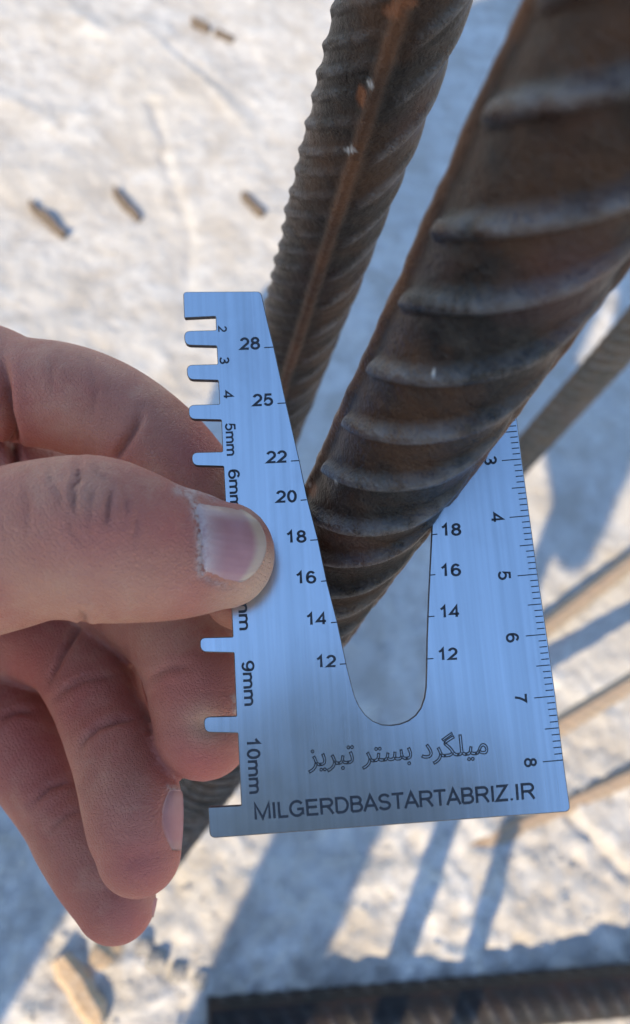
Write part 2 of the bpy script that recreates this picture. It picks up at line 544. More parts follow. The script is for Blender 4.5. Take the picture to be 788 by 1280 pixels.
def vertical_bar(name, u, v, z, rc, mat, up=0.4, seed=1, lean=(0, 0), fine=(0.0, 0.8), ds=0.0010, ref_deg=0):
    """Bar whose axis passes the given point and runs down into the slab."""
    p = W(u, v, z)
    D = np.array([lean[0], lean[1], -1.0]); D /= np.linalg.norm(D)
    a = p - D * up; b = p + D * ((p[2] + 0.03) / -D[2])
    to = CAM - p; to[2] = 0; to /= np.linalg.norm(to)
    return rebar(name, a, b, rc, to, mat, fine=fine, ds=ds, nth=72, spacing=0.0105, seed=seed, rail=(-60, 120))


def foot_bar(name, g, l, h, rc, mat, seed=1):
    a = GL(g, l, h); b = GL(g, l, -0.03)
    return rebar(name, a, b, rc, -g_dir, mat, fine=(0, 0), coarse=0.004, nth=40, seed=seed)


b3 = vertical_bar('ribbed_bar', 722, 492, 0.60, 0.0124, REBAR_G, up=0.20, seed=11)
tag(b3, 'thinner blurred grey bar standing beyond the thick bar, past the ruler edge', 'rebar', 'ribbed steel bars standing in the slab')


def lying_bar(name, ua, va, ub, vb, r, mat, ext0=0.0, ext1=0.3, h=None, seed=2, ds=0.0010, rail=(20, 200), sink=0.9, bury=0, rib=None, spacing=0.010):
    """Bar resting on the slab below the given sight lines; runs on past the frame."""
    hh = r * 1.1 if h is None else h
    a = G(ua, va, hh); b = G(ub, vb, hh)
    D = (b - a) / np.linalg.norm(b - a)
    a2 = a - D * ext0; b2 = b + D * ext1
    if h is None:
        a2[2] = ground_z(a[0], a[1]) + r * sink; b2[2] = ground_z(b[0], b[1]) + r * sink
    if bury: a2[2] -= r * 2.2
    up = np.array([0, 0, 1.0])
    return rebar(name, a2, b2, r, up, mat, fine=(0, np.linalg.norm(b2 - a2)), ds=ds, nth=64, spacing=spacing, seed=seed,
                 rib_h=rib or 0.0007, rail=rail)


bb = lying_bar('ribbed_bar', 262, 1287, 790, 1240, 0.0160, REBAR_K, 0.0, 0.35, seed=21, rail=(35, 215), sink=0.35, rib=0.0006, spacing=0.013)
tag(bb, 'dark ribbed bar lying flat on the slab with its end below the fingers', 'rebar', 'bars lying on the slab')
rods = [
    ((655, 806), (800, 694), 0.0070, 'dusty tan rod lying on the slab beside the 5 and 6 of the ruler'),
    ((670, 926), (800, 847), 0.0066, 'dusty tan rod raised just off the slab beside the 7 of the ruler'),
    ((590, 1062), (800, 966), 0.0066, 'dusty tan rod lying past the lower right corner of the gauge'),
]
for i, (a, b, r, lab) in enumerate(rods):
    o = lying_bar('thin_rod', *a, *b, r, REBAR_D, 0.0, 0.25, seed=31 + i, h=(None, 0.055, None)[i], bury=(0, 0, 1)[i])
    tag(o, lab, 'rebar', 'tan rods lying on the slab')

# bars of the same cage that stand just outside the picture; their shadows stripe the slab
for g, l, h, r, lab in ((-0.20, 0.183, 0.60, 0.0075, 'ribbed bar standing outside the picture that throws a long shadow stripe'),
                        (-0.17, 0.229, 0.26, 0.0062, 'short ribbed bar standing outside the picture that throws a shadow stripe')):
    a = GL(g, l, h); b = GL(g, l, -0.03)
    o = rebar('ribbed_bar', a, b, r, -g_dir, REBAR, fine=(0, 0), coarse=0.004, nth=40, seed=41)
    tag(o, lab, 'rebar', 'ribbed steel bars standing in the slab')


# ------------------------------------------------------------------ the gauge
AY, Z0 = 0.2, 0.1361                                   # plate plane: AY*y + z = -Z0 (camera space)


def lift(u, v):
    r = ray(u, v)
    z = Z0 / (1 + AY * (v - CY) / F)
    return CAM + R @ (r * z)


GN = R @ (np.array([0, AY, 1.0]) / math.hypot(AY, 1))    # plate normal, towards the camera
GO = lift(487, 1031)                                    # middle of the bottom edge
GX = lift(713, 1014) - lift(262, 1047); GX /= np.linalg.norm(GX)
GY = np.cross(GN, GX)
GM = Matrix([[GX[0], GY[0], GN[0], GO[0]], [GX[1], GY[1], GN[1], GO[1]], [GX[2], GY[2], GN[2], GO[2]], [0, 0, 0, 1]])


def loc2(u, v):
    p = lift(u, v) - GO
    return np.array([p @ GX, p @ GY])


gauge = bpy.data.objects.new('rebar_gauge', None); COL.objects.link(gauge)
gauge.matrix_world = GM; gauge.empty_display_size = 0.02
tag(gauge, 'flat brushed steel bar gauge with notches, black numbers and ruler edge, held in fingers', 'gauge')


def corner(pts, r):
    """Round every corner flagged with a radius (pixels); pts: (u, v, r)."""
    out = []; n = len(pts)
    for i, (u, v, rr) in enumerate(pts):
        if rr <= 0:
            out.append((u, v)); continue
        p = np.array([u, v]); a = np.array(pts[i - 1][:2]); b = np.array(pts[(i + 1) % n][:2])
        da = (a - p) / np.linalg.norm(a - p); db = (b - p) / np.linalg.norm(b - p)
        q0 = p + da * rr; q1 = p + db * rr
        for t in np.linspace(0, 1, 6):
            out.append(tuple((1 - t) ** 2 * q0 + 2 * t * (1 - t) * p + t * t * q1))
    return out


def tooth(x0, y0, x1, y1, xr0, xr1):
    """A tooth poking left: notch end x above, tooth tip, notch end x below."""
    return [(xr0, y0, 1.5), (x0, y0 + 1, 8.0), (x1, y1 - 1, 8.0), (xr1, y1, 1.5)]


OUT = [(326.5, 364, 6), (229, 364.5, 5), (230.3, 397.5, 2), (269.7, 395.5, 1.5)]
OUT += tooth(230, 412.5, 231, 432.5, 270.3, 271)
OUT += tooth(233, 455, 234.5, 475.5, 272.2, 273)
OUT += tooth(235.5, 505, 236.5, 525, 274.6, 276.8)
OUT += tooth(239.5, 564.5, 240.5, 583, 278.4, 279.6)
OUT += tooth(243, 634, 244, 653, 282.3, 283.4)
OUT += tooth(246, 713, 247, 731.5, 287, 288)
OUT += tooth(249.5, 796, 251, 816, 291.3, 292.6)
OUT += tooth(254.5, 895, 256, 916.5, 295.7, 297.4)
OUT += [(301.6, 1006.8, 1.5), (260, 1009, 3), (262.5, 1048, 8), (713.8, 1014.5, 8)]
OUT += [(704.6, 950, 0), (694.8, 870.5, 0), (684, 793.5, 0), (672.6, 718, 0), (662.3, 644.5, 0), (652.3, 571, 0), (648, 534, 0), (625, 366, 6), (553, 368, 6)]
OUT += [(539.7, 674, 0), (536.2, 745, 0), (534.2, 800, 0), (533.6, 835, 0), (533, 858, 0), (531, 872, 0), (526.5, 885, 0), (520, 894, 0), (511, 900.8, 0),
        (500, 905, 0), (489, 906.5, 0), (478, 905.8, 0), (467, 901.5, 0), (457, 893.5, 0), (449.5, 883, 0), (444, 871, 0), (440, 857, 0),
        (433.4, 830.5, 0), (422.2, 778.5, 0), (408.8, 726.5, 0), (398.2, 675.5, 0), (383.8, 620, 0), (374.8, 576, 0), (358, 504, 0), (342.8, 434.5, 0), (334.5, 401, 0)]
outline = [loc2(*p) for p in corner(OUT, 0)]
TH = 0.0010


def build_plate():
    bm = bmesh.new()
    # counter-clockwise seen from the front
    A = sum(outline[i][0] * outline[(i + 1) % len(outline)][1] - outline[(i + 1) % len(outline)][0] * outline[i][1] for i in range(len(outline)))
    pts = outline if A > 0 else outline[::-1]
    # drop near-duplicate points
    q = [pts[0]]
    for p in pts[1:]:
        if np.linalg.norm(p - q[-1]) > 2e-5: q.append(p)
    pts = q; n = len(pts)
    # inward offset ring for the burnt, slightly rounded rim
    inn = []
    for i in range(n):
        a = pts[i - 1]; p = pts[i]; b = pts[(i + 1) % n]
        e0 = (p - a) / np.linalg.norm(p - a); e1 = (b - p) / np.linalg.norm(b - p)
        n0 = np.array([-e0[1], e0[0]]); n1 = np.array([-e1[1], e1[0]])
        m = n0 + n1; m /= max(1e-9, np.linalg.norm(m))
        k = 0.00013 / max(0.5, m @ n0)
        inn.append(p + m * k)
    top = [bm.verts.new((x, y, 0)) for x, y in inn]
    rim = [bm.verts.new((x, y, -0.00010)) for x, y in pts]
    bot = [bm.verts.new((x, y, -TH)) for x, y in pts]
    from mathutils.geometry import tessellate_polygon
    for a, b, c in tessellate_polygon([[Vector((x, y, 0)) for x, y in inn]]):
        f = bm.faces.new((top[a], top[b], top[c])); f.normal_update()
        if f.normal.z < 0: f.normal_flip()
        f.material_index = 0
    for a, b, c in tessellate_polygon([[Vector((x, y, 0)) for x, y in pts]]):
        f = bm.faces.new((bot[a], bot[b], bot[c])); f.normal_update()
        if f.normal.z > 0: f.normal_flip()
        f.material_index = 0
    for i in range(n):
        j = (i + 1) % n
        f1 = bm.faces.new((rim[i], rim[j], top[j], top[i])); f1.material_index = 1
        f2 = bm.faces.new((bot[i], bot[j], rim[j], rim[i])); f2.material_index = 1
    me = bpy.data.meshes.new('plate'); bm.to_mesh(me); bm.free()
    me.materials.append(PLATE); me.materials.append(PLATE_EDGE)
    o = bpy.data.objects.new('plate', me); COL.objects.link(o); o.parent = gauge
    return o


plate = build_plate()


# single-stroke lettering, cap height 1
def arc(cx, cy, rx, ry, a0, a1, n=14):
    return [(cx + rx * math.cos(math.radians(a)), cy + ry * math.sin(math.radians(a))) for a in np.linspace(a0, a1, n)]


GLYPH = {
    '0': (0.777, [arc(.39, .485, .26, .45, 90, 450, 26)]),
    '1': (0.777, [[(.16, .70), (.32, .80), (.44, .96), (.44, 0)]]),
    '2': (0.777, [arc(.38, .67, .26, .27, 165, -38, 14) + [(.30, .24), (.10, .055), (.68, .055)]]),
    '3': (0.777, [arc(.36, .715, .235, .225, 160, -85, 12) + arc(.36, .265, .27, .235, 85, -160, 14)]),
    '4': (0.777, [[(.54, 0), (.54, .93), (.08, .27), (.72, .27)]]),
    '5': (0.777, [[(.64, .93), (.22, .93), (.145, .47)] + arc(.37, .325, .28, .285, 128, -155, 16)]),
    '6': (0.777, [arc(.40, .50, .28, .45, 42, 180, 12) + arc(.40, .305, .275, .275, 180, 540, 22)]),
    '7': (0.777, [[(.08, .91), (.66, .91), (.50, .66), (.37, .36), (.30, 0)]]),
    '8': (0.777, [arc(.39, .735, .225, .205, -90, 270, 20), arc(.39, .275, .27, .24, 90, 450, 22)]),
    '9': (0.777, [arc(.37, .45, .28, .45, 222, 360, 12) + arc(.37, .645, .275, .275, 0, 360, 22)]),
    'm': (1.163, [[(.12, 0), (.12, .72)], [(.12, .46)] + arc(.345, .46, .225, .22, 175, 0, 9) + [(.57, 0)],
                  [(.57, .46)] + arc(.80, .46, .23, .22, 175, 0, 9) + [(1.03, 0)]]),
    'M': (1.163, [[(.12, 0), (.12, .97), (.58, .06), (1.04, .97), (1.04, 0)]]),
    'I': (0.388, [[(.195, 0), (.195, 1)]]),
    'L': (0.777, [[(.14, 1), (.14, .055), (.72, .055)]]),
    'G': (1.086, [arc(.54, .5, .43, .45, 38, 322, 24) + [(.93, .20), (.93, .46), (.56, .46)]]),
    'E': (0.930, [[(.84, .945), (.15, .945), (.15, .055), (.86, .055)], [(.15, .52), (.79, .52)]]),
    'R': (1.008, [[(.15, 0), (.15, .945), (.60, .945)] + arc(.60, .72, .27, .225, 80, -80, 10) + [(.60, .495), (.15, .495)], [(.52, .495), (.68, .36), (.92, 0)]]),
    'D': (1.008, [[(.15, .055), (.15, .945), (.45, .945)] + arc(.46, .5, .43, .445, 80, -80, 14) + [(.45, .055), (.15, .055)]]),
    'B': (0.930, [[(.14, .055), (.14, .945), (.50, .945)] + arc(.51, .735, .24, .21, 80, -80, 10) + [(.50, .525), (.14, .525)],
                  [(.50, .525)] + arc(.54, .29, .27, .235, 80, -80, 10) + [(.50, .055), (.14, .055)]]),
    'A': (0.930, [[(.03, 0), (.465, .97), (.90, 0)], [(.19, .33), (.74, .33)]]),
    'S': (0.930, [arc(.46, .725, .31, .22, 18, 262, 14) + arc(.46, .275, .345, .225, 82, -162, 15)]),
    'T': (0.853, [[(.03, .945), (.82, .945)], [(.425, .945), (.425, 0)]]),
    'Z': (0.853, [[(.08, .945), (.74, .945), (.06, .055), (.80, .055)]]),
    '.': (0.388, [[(.195, 0), (.195, .13)]]),
}
E_LIFT = 0.00003


def ribbon(pts, hw, to3, V, Fc):
    pts = [np.array(p, float) for p in pts]; n = len(pts)
    base = len(V)
    for i, p in enumerate(pts):
        t0 = pts[i] - pts[i - 1] if i > 0 else pts[1] - pts[0]
        t1 = pts[i + 1] - pts[i] if i < n - 1 else t0
        t0 = t0 / max(1e-9, np.linalg.norm(t0)); t1 = t1 / max(1e-9, np.linalg.norm(t1))
        m = np.array([-(t0 + t1)[1], (t0 + t1)[0]]); ln = np.linalg.norm(m)
        m = m / ln if ln > 1e-6 else np.array([-t1[1], t1[0]])
        c = max(0.42, abs(m @ np.array([-t1[1], t1[0]])))
        for s in (1, -1):
            V.append(to3(p + m * s * hw / c))
    for i in range(n - 1):
        a = base + 2 * i
        Fc.append((a, a + 2, a + 3, a + 1))


def text(name, s, u, v, cap, ang, stretch=1.0, hw=0.062, width=None):
    """Lettering that starts at photo pixel (u, v) on the plate, ang degrees clockwise, cap height in pixels."""
    if width is not None:
        stretch = width / (sum(GLYPH[c][0] for c in s) * cap)
    ca, sa = math.cos(math.radians(ang)), math.sin(math.radians(ang))
    V, Fc = [], []; x = 0.0
    for ch in s:
        w, strokes = GLYPH[ch]
        for k, st in enumerate(strokes):
            def to3(p, x=x, k=k):
                px, py = (p[0] + x) * cap * stretch, -p[1] * cap
                q = loc2(u + px * ca - py * sa, v + px * sa + py * ca)
                return (q[0], q[1], E_LIFT + 0.000002 * k)
            ribbon(st, hw, to3, V, Fc)
        x += w
    return mesh_obj(name, V, Fc, ENGRAVE, gauge, smooth=False)


TILT = -4.2
for s, u, v, w in (('28', 300, 437, 26), ('25', 316, 507.5, 26.5), ('22', 333, 578.8, 27), ('20', 345.2, 628.2, 27), ('18', 357, 678.5, 27),
                   ('16', 369, 729.5, 27), ('14', 382, 781.2, 27), ('12', 394.4, 834.4, 27),
                   ('18', 550.5, 669.8, 27), ('16', 550, 720.4, 27), ('14', 548.8, 772, 26.5), ('12', 546.8, 825.2, 26.5)):
    text('engraved_number', s, u, v, 14.5, TILT * 0.6, width=w, hw=0.098)
for s, u, v, cap, w in (('2', 273, 407.5, 10.5, 8.2), ('3', 275, 446, 11.5, 10), ('4', 279.5, 488.3, 12, 10.5), ('5mm', 281.8, 528.6, 12.5, 42),
                        ('6mm', 285.8, 586.5, 13.5, 51), ('7mm', 290.5, 660, 14, 55), ('8mm', 296.8, 731, 14.5, 58), ('9mm', 303, 826, 15, 57.5),
                        ('10mm', 308.5, 921, 16, 72.5)):
    text('engraved_number', s, u, v, cap, 90 + TILT + 1.4, width=w, hw=0.09)
for s, u, v in (('1', 596, 432), ('2', 601, 502), ('3', 605.5, 570), ('4', 614, 641), ('5', 623, 713.5), ('6', 633, 791.3), ('7', 643.5, 867), ('8', 655.5, 947.3)):
    text('engraved_number', s, u, v, 15, 90 - 4.5, width=12.6, hw=0.092)
text('engraved_lettering', 'MILGERDBASTARTABRIZ.IR', 318, 1024.6, 20, math.degrees(math.atan2(-26.3, 351)), width=353, hw=0.084)

TICKME = {}


def tick(u0, v0, u1, v1, wpx=1.35):
    a = loc2(u0, v0); b = loc2(u1, v1); d = b - a; L = np.linalg.norm(d); d /= L
    w = wpx * 0.000135 / 2
    me = bpy.data.meshes.new('tick_mark')
    n = np.array([-d[1], d[0]])
    me.from_pydata([(*(a + n * w), E_LIFT), (*(a - n * w), E_LIFT), (*(b - n * w), E_LIFT), (*(b + n * w), E_LIFT)], [], [(0, 1, 2, 3)])
    me.materials.append(ENGRAVE)
    o = bpy.data.objects.new('tick_mark', me); COL.objects.link(o); o.parent = gauge


for u0, u1, v in ((330.5, 342, 434.2), (347, 357.5, 504), (364, 374.5, 576), (376, 383.6, 625), (388, 397.8, 675), (401.5, 408.5, 726.3), (414, 421.8, 778), (425, 433, 830),
                  (540.5, 547, 668), (537.2, 544.5, 718.6), (535.4, 543.3, 770.6), (534, 542.2, 823.4)):
    tick(u0, v + 0.3, u1, v - 0.3)
CM = [(593.5, 335), (603, 361), (616, 431), (626, 502), (651, 573.8), (662, 644.7), (672.4, 718), (682.7, 793.4), (694.4, 870.8), (704, 950)]
CM = {3: (651, 573.8), 4: (661.6, 644.7), 5: (671.9, 718), 6: (682.6, 793.4), 7: (693.8, 870.8), 8: (704, 950)}
l3, l8 = loc2(*CM[3]), loc2(*CM[8])
step = (l8 - l3) / 50.0
sd = step / np.linalg.norm(step); sn = np.array([-sd[1], sd[0]])
if sn[0] > 0: sn = -sn
for k in range(-26, 51):
    p = l3 + step * k
    ln = (0.00325 if k % 10 == 0 else (0.0022 if k % 5 == 0 else 0.00125))
    a = p - sn * 0.00002; b = p + sn * ln; w = 0.000085
    me = bpy.data.meshes.new('tick_mark')
    me.from_pydata([(*(a + sd * w), E_LIFT), (*(b + sd * w), E_LIFT), (*(b - sd * w), E_LIFT), (*(a - sd * w), E_LIFT)], [], [(0, 1, 2, 3)])
    me.materials.append(ENGRAVE)
    o = bpy.data.objects.new('tick_mark', me); COL.objects.link(o); o.parent = gauge


def persian():
    words = ([0xFEE3, 0xFBFF, 0xFEE0, 0xFB95, 0xFEAE, 0xFEA9], [0xFE91, 0xFEB4, 0xFE98, 0xFEAE], [0xFE97, 0xFE92, 0xFEAE, 0xFBFE, 0xFEB0])
    w = [''.join(map(chr, reversed(x))) for x in words]
    cu = bpy.data.curves.new('t', 'FONT'); cu.body = w[2] + ' ' + w[1] + ' ' + w[0]
    cu.fill_mode = 'NONE'; cu.bevel_depth = 0.021; cu.bevel_resolution = 0; cu.resolution_u = 4
    cu.space_word = 1.05
    ob = bpy.data.objects.new('t', cu); COL.objects.link(ob)
    dg = bpy.context.evaluated_depsgraph_get()
    me = bpy.data.meshes.new_from_object(ob.evaluated_get(dg))
    bpy.data.objects.remove(ob)
    n = len(me.vertices); co = np.zeros(n * 3, np.float32); me.vertices.foreach_get('co', co); co = co.reshape(-1, 3)
    x0, x1 = co[:, 0].min(), co[:, 0].max()
    a = np.array([385.0, 958.0]); b = np.array([611.0, 942.0])
    ax = (b - a) / (x1 - x0); sc = np.linalg.norm(ax); ay = np.array([ax[1], -ax[0]]) * 1.08
    for i in range(n):
        p = a + ax * (co[i, 0] - x0) + ay * co[i, 1]
        q = loc2(*p); co[i] = (q[0], q[1], E_LIFT + co[i, 2] * sc * 0.00002)
    me.vertices.foreach_set('co', co.reshape(-1)); me.update()
    me.name = 'engraved_lettering'
    me.materials.clear(); me.materials.append(ENGRAVE)
    o = bpy.data.objects.new('engraved_lettering', me); COL.objects.link(o); o.parent = gauge


persian()


# ------------------------------------------------------------------ hand
def catmull(C, n):
    C = np.asarray(C, float); m = len(C)
    P = np.vstack([2 * C[0] - C[1], C, 2 * C[-1] - C[-2]])
    out = []
    for i in range(m - 1):
        p0, p1, p2, p3 = P[i], P[i + 1], P[i + 2], P[i + 3]
        for t in np.linspace(0, 1, n, endpoint=False):
            out.append(0.5 * ((2 * p1) + (p2 - p0) * t + (2 * p0 - 5 * p1 + 4 * p2 - p3) * t * t + (3 * p1 - p0 - 3 * p2 + p3) * t ** 3))
    out.append(C[-1])
    return np.array(out)


def tube_world(C, n=8, nth=28, cap0=True, cap1=True, wdir=None, tip=1.0):
    """C rows: x, y, z, radius, flat. Closed tapered tube with rounded ends. wdir: direction along which it is flattened."""
    S = catmull(C, n)
    P = S[:, :3]; r = S[:, 3]; fl = S[:, 4]
    T = np.gradient(P, axis=0); T /= np.linalg.norm(T, axis=1)[:, None]
    rows = []
    up = R @ np.array([0, 0, 1.0]) if wdir is None else np.array(wdir, float)
    def ring(p, t, ra, f):
        a = np.cross(up, t)
        if np.linalg.norm(a) < 1e-3: a = np.cross(np.array([1.0, 0, 0]), t)
        a /= np.linalg.norm(a); b = np.cross(t, a)
        th = np.linspace(0, 2 * np.pi, nth, endpoint=False)
        return p + ra * (np.cos(th)[:, None] * a + f * np.sin(th)[:, None] * b)
    for k in range(6):                                   # round start
        ph = math.radians(90 - 15 * k) * 0.97
        rows.append(ring(P[0] - T[0] * r[0] * math.sin(ph), T[0], r[0] * math.cos(ph), fl[0]))
    for i in range(len(P)): rows.append(ring(P[i], T[i], r[i], fl[i]))
    for k in range(1, 7):
        ph = math.radians(15 * k) * 0.97
        rows.append(ring(P[-1] + T[-1] * r[-1] * math.sin(ph) * tip, T[-1], r[-1] * math.cos(ph), fl[-1]))
    return np.array(rows), P, r


def px_tube(C, **kw):
    """C rows: photo u, v, depth z, half width in pixels, flatness."""
    Q = []
    for u, v, z, hw, fl in C:
        Q.append([*W(u, v, z), hw * z / F, fl])
    return tube_world(Q, **kw)


FING = {}
# thumb, on top of the plate
FING['thumb'] = px_tube([(-260, 735, 0.148, 118, .9), (-120, 712, 0.134, 112, .9), (0, 688, 0.1235, 103, .88), (46, 676, 0.1215, 101, .86), (95, 672, 0.1205, 103.5, .84),
                         (125, 675, 0.1205, 104.5, .83), (160, 682, 0.1215, 99, .82), (205, 690, 0.1238, 88, .82), (250, 693, 0.1258, 77.5, .80), (280, 694, 0.1268, 68, .78)],
                        tip=0.95)
FING['index'] = px_tube([(-300, 560, 0.180, 85, 1), (-150, 485, 0.168, 76, 1), (-40, 470, 0.160, 70, 1), (20, 487, 0.1565, 67, .98), (80, 497, 0.1545, 68, .98), (130, 515, 0.1530, 67, .97),
                         (175, 544, 0.1515, 66, .95), (215, 580, 0.1500, 64, .93), (250, 622, 0.1487, 60, .92), (275, 668, 0.1478, 56, .9), (288, 712, 0.1476, 51, .9), (300, 742, 0.1476, 46, .9)])
FING['middle'] = px_tube([(-300, 690, 0.192, 80, 1), (-100, 690, 0.190, 74, 1), (60, 712, 0.184, 66, 1), (130, 738, 0.174, 62, 1), (190, 768, 0.1645, 60, 1), (228, 806, 0.1572, 63, 1),
                          (248, 850, 0.1520, 66, .96), (254, 885, 0.1492, 66, .92), (255, 912, 0.1476, 62, .88)], tip=1.0)
FING['ring'] = px_tube([(-300, 790, 0.196, 78, 1), (-120, 792, 0.190, 70, 1), (-10, 792, 0.184, 62, 1), (50, 798, 0.1790, 59, 1), (92, 818, 0.1725, 60, 1), (116, 858, 0.1650, 58, 1), (133, 908, 0.1575, 55, .98),
                        (154, 960, 0.1500, 60, .97), (165, 1003, 0.1455, 62, .96), (170, 1040, 0.1432, 59.5, .95), (174, 1066, 0.1422, 53, .93)])
FING['pinky'] = px_tube([(-300, 800, 0.198, 76, 1), (-150, 795, 0.193, 66, 1), (-60, 830, 0.187, 62, 1), (0, 893, 0.1800, 61, 1), (48, 962, 0.1720, 58, .98), (80, 1012, 0.1665, 55, .97), (100, 1044, 0.1630, 58, .97),
                         (124, 1086, 0.1590, 57, .96), (144, 1124, 0.1560, 51, .94)], tip=1.05)
wrist = W(-420, 860, 0.205)
elbow = GL(-0.34, -0.07, 0.52)
palm = tube_world([[*W(-150, 640, 0.178), 0.019, 1.0], [*W(-260, 690, 0.184), 0.027, 1.1], [*W(-400, 730, 0.195), 0.030, 1.0], [*wrist, 0.026, .9],
                   [*(wrist * .6 + elbow * .4), 0.036, .95], [*elbow, 0.042, 1.0]])


web = px_tube([(-260, 640, 0.178, 70, 1), (-120, 600, 0.172, 60, 1), (0, 590, 0.168, 50, 1), (70, 600, 0.168, 40, 1)])


web2 = px_tube([(-160, 740, 0.205, 70, 1), (0, 770, 0.203, 60, 1), (110, 800, 0.198, 55, 1), (165, 830, 0.192, 50, 1), (192, 868, 0.184, 46, 1)])


def join_remesh(name, grids, voxel, smooth_it, mat):
    V, Fc = [], []
    for Gd in grids:
        nr, nc = Gd.shape[:2]; b = len(V)
        V.extend(map(tuple, Gd.reshape(-1, 3)))
        for i in range(nr - 1):
            for j in range(nc):
                k = (j + 1) % nc
                Fc.append((b + i * nc + j, b + i * nc + k, b + (i + 1) * nc + k, b + (i + 1) * nc + j))
        Fc.append(tuple(b + j for j in range(nc))[::-1])
        Fc.append(tuple(b + (nr - 1) * nc + j for j in range(nc)))
    me = bpy.data.meshes.new('tmp'); me.from_pydata(V, [], Fc); me.update()
    bm = bmesh.new(); bm.from_mesh(me); bmesh.ops.recalc_face_normals(bm, faces=bm.faces[:]); bm.to_mesh(me); bm.free()
    ob = bpy.data.objects.new('tmp', me); COL.objects.link(ob)
    md = ob.modifiers.new('r', 'REMESH'); md.mode = 'VOXEL'; md.voxel_size = voxel; md.use_smooth_shade = True
    if smooth_it:
        ms = ob.modifiers.new('s', 'SMOOTH'); ms.factor = 0.5; ms.iterations = smooth_it
    dg = bpy.context.evaluated_depsgraph_get()
    out = bpy.data.meshes.new_from_object(ob.evaluated_get(dg))
    bpy.data.objects.remove(ob); bpy.data.meshes.remove(me)
    out.name = name; out.materials.clear(); out.materials.append(mat)
    o = bpy.data.objects.new(name, out); COL.objects.link(o)
    return o


hand = join_remesh('hand', [v[0] for v in FING.values()] + [palm[0], web[0], web2[0]], 0.00060, 3, SKIN)
tag(hand, 'bare hand pinching the steel gauge between thumb and curled fingers', 'hand')
hm = hand.data
NV = len(hm.vertices)
co = np.zeros(NV * 3, np.float32); hm.vertices.foreach_get('co', co); co = co.reshape(-1, 3).astype(float)
no = np.zeros(NV * 3, np.float32); hm.vertices.foreach_get('normal', no); no = no.reshape(-1, 3).astype(float)
px = PX(co)
facing = ((CAM - co) / np.linalg.norm(CAM - co, axis=1)[:, None] * no).sum(1)
# which finger each vertex belongs to
names = list(FING)
best = np.full(NV, 9.0); fid = np.zeros(NV, int)
for k, nm in enumerate(names):
    _, P, r = FING[nm]
    for p, rr in zip(P, r):
        d = np.linalg.norm(co - p, axis=1) / rr
        mk = d < best; best[mk] = d[mk]; fid[mk] = k


def pdist(pts):
    d = np.full(NV, 1e9); q = [np.array(p, float) for p in pts]
    for a, b in zip(q[:-1], q[1:]): d = np.minimum(d, seg_dist(px[:, :2], a, b))
    return d


disp = np.zeros(NV); crease_shade = np.zeros(NV)


def groove(f, pts, depth, w, puff=0.35, shade_amt=1.0):
    mk = (fid == names.index(f)) & (facing > -0.15)
    d = pdist(pts)
    q = np.array(pts, float); ends = np.minimum(np.linalg.norm(px[:, :2] - q[0], axis=1), np.linalg.norm(px[:, :2] - q[-1], axis=1))
    tp = np.clip(ends / (0.28 * np.linalg.norm(np.diff(q, axis=0), axis=1).sum()), 0.12, 1)
    amt = -depth * tp * np.exp(-(d / w) ** 2) + depth * tp * puff * np.exp(-((d - 2.6 * w) / (1.5 * w)) ** 2)
    disp[mk] += amt[mk]
    gr = shade_amt * tp * np.exp(-(d / (w * 0.6)) ** 2) * min(1.0, 0.35 + depth / 0.0008)  # painted shade, strongest along the bottom of deep folds
    crease_shade[mk] = np.maximum(crease_shade[mk], gr[mk])


# thumb knuckle folds
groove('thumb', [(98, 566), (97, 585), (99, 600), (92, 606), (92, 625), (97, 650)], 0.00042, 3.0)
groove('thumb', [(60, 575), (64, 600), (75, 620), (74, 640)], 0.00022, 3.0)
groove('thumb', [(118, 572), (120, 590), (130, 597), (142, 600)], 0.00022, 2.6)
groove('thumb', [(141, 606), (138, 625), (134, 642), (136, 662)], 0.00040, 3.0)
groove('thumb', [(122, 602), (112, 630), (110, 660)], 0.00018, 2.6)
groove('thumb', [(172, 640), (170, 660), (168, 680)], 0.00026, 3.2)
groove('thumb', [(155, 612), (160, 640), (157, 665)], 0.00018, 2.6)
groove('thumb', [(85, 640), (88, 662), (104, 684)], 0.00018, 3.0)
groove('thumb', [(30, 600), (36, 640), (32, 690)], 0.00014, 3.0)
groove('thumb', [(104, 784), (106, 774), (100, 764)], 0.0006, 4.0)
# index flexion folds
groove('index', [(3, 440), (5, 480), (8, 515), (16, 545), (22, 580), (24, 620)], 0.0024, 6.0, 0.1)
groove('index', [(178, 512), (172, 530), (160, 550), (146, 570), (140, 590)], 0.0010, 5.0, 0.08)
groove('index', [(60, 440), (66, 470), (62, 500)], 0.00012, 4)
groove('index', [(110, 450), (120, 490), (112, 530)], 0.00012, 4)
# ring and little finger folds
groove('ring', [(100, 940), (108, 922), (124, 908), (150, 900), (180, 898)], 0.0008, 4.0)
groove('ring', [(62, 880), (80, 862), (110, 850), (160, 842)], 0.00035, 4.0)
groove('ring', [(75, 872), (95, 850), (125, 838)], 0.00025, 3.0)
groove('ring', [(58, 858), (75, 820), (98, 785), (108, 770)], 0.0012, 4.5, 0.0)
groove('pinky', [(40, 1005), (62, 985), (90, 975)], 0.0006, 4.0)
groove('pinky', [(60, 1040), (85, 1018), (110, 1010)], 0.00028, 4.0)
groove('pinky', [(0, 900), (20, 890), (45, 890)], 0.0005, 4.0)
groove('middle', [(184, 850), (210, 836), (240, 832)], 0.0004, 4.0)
# pads pressed by the plate: a shallow seat round the tooth
for pts, dep in (([(262, 906), (300, 906)], 0.0010), ([(258, 806), (292, 806)], 0.0004)):
    mk = fid == names.index('middle')
    d = pdist(pts); disp[mk] += (-dep * np.exp(-(d / 13.0) ** 2))[mk]
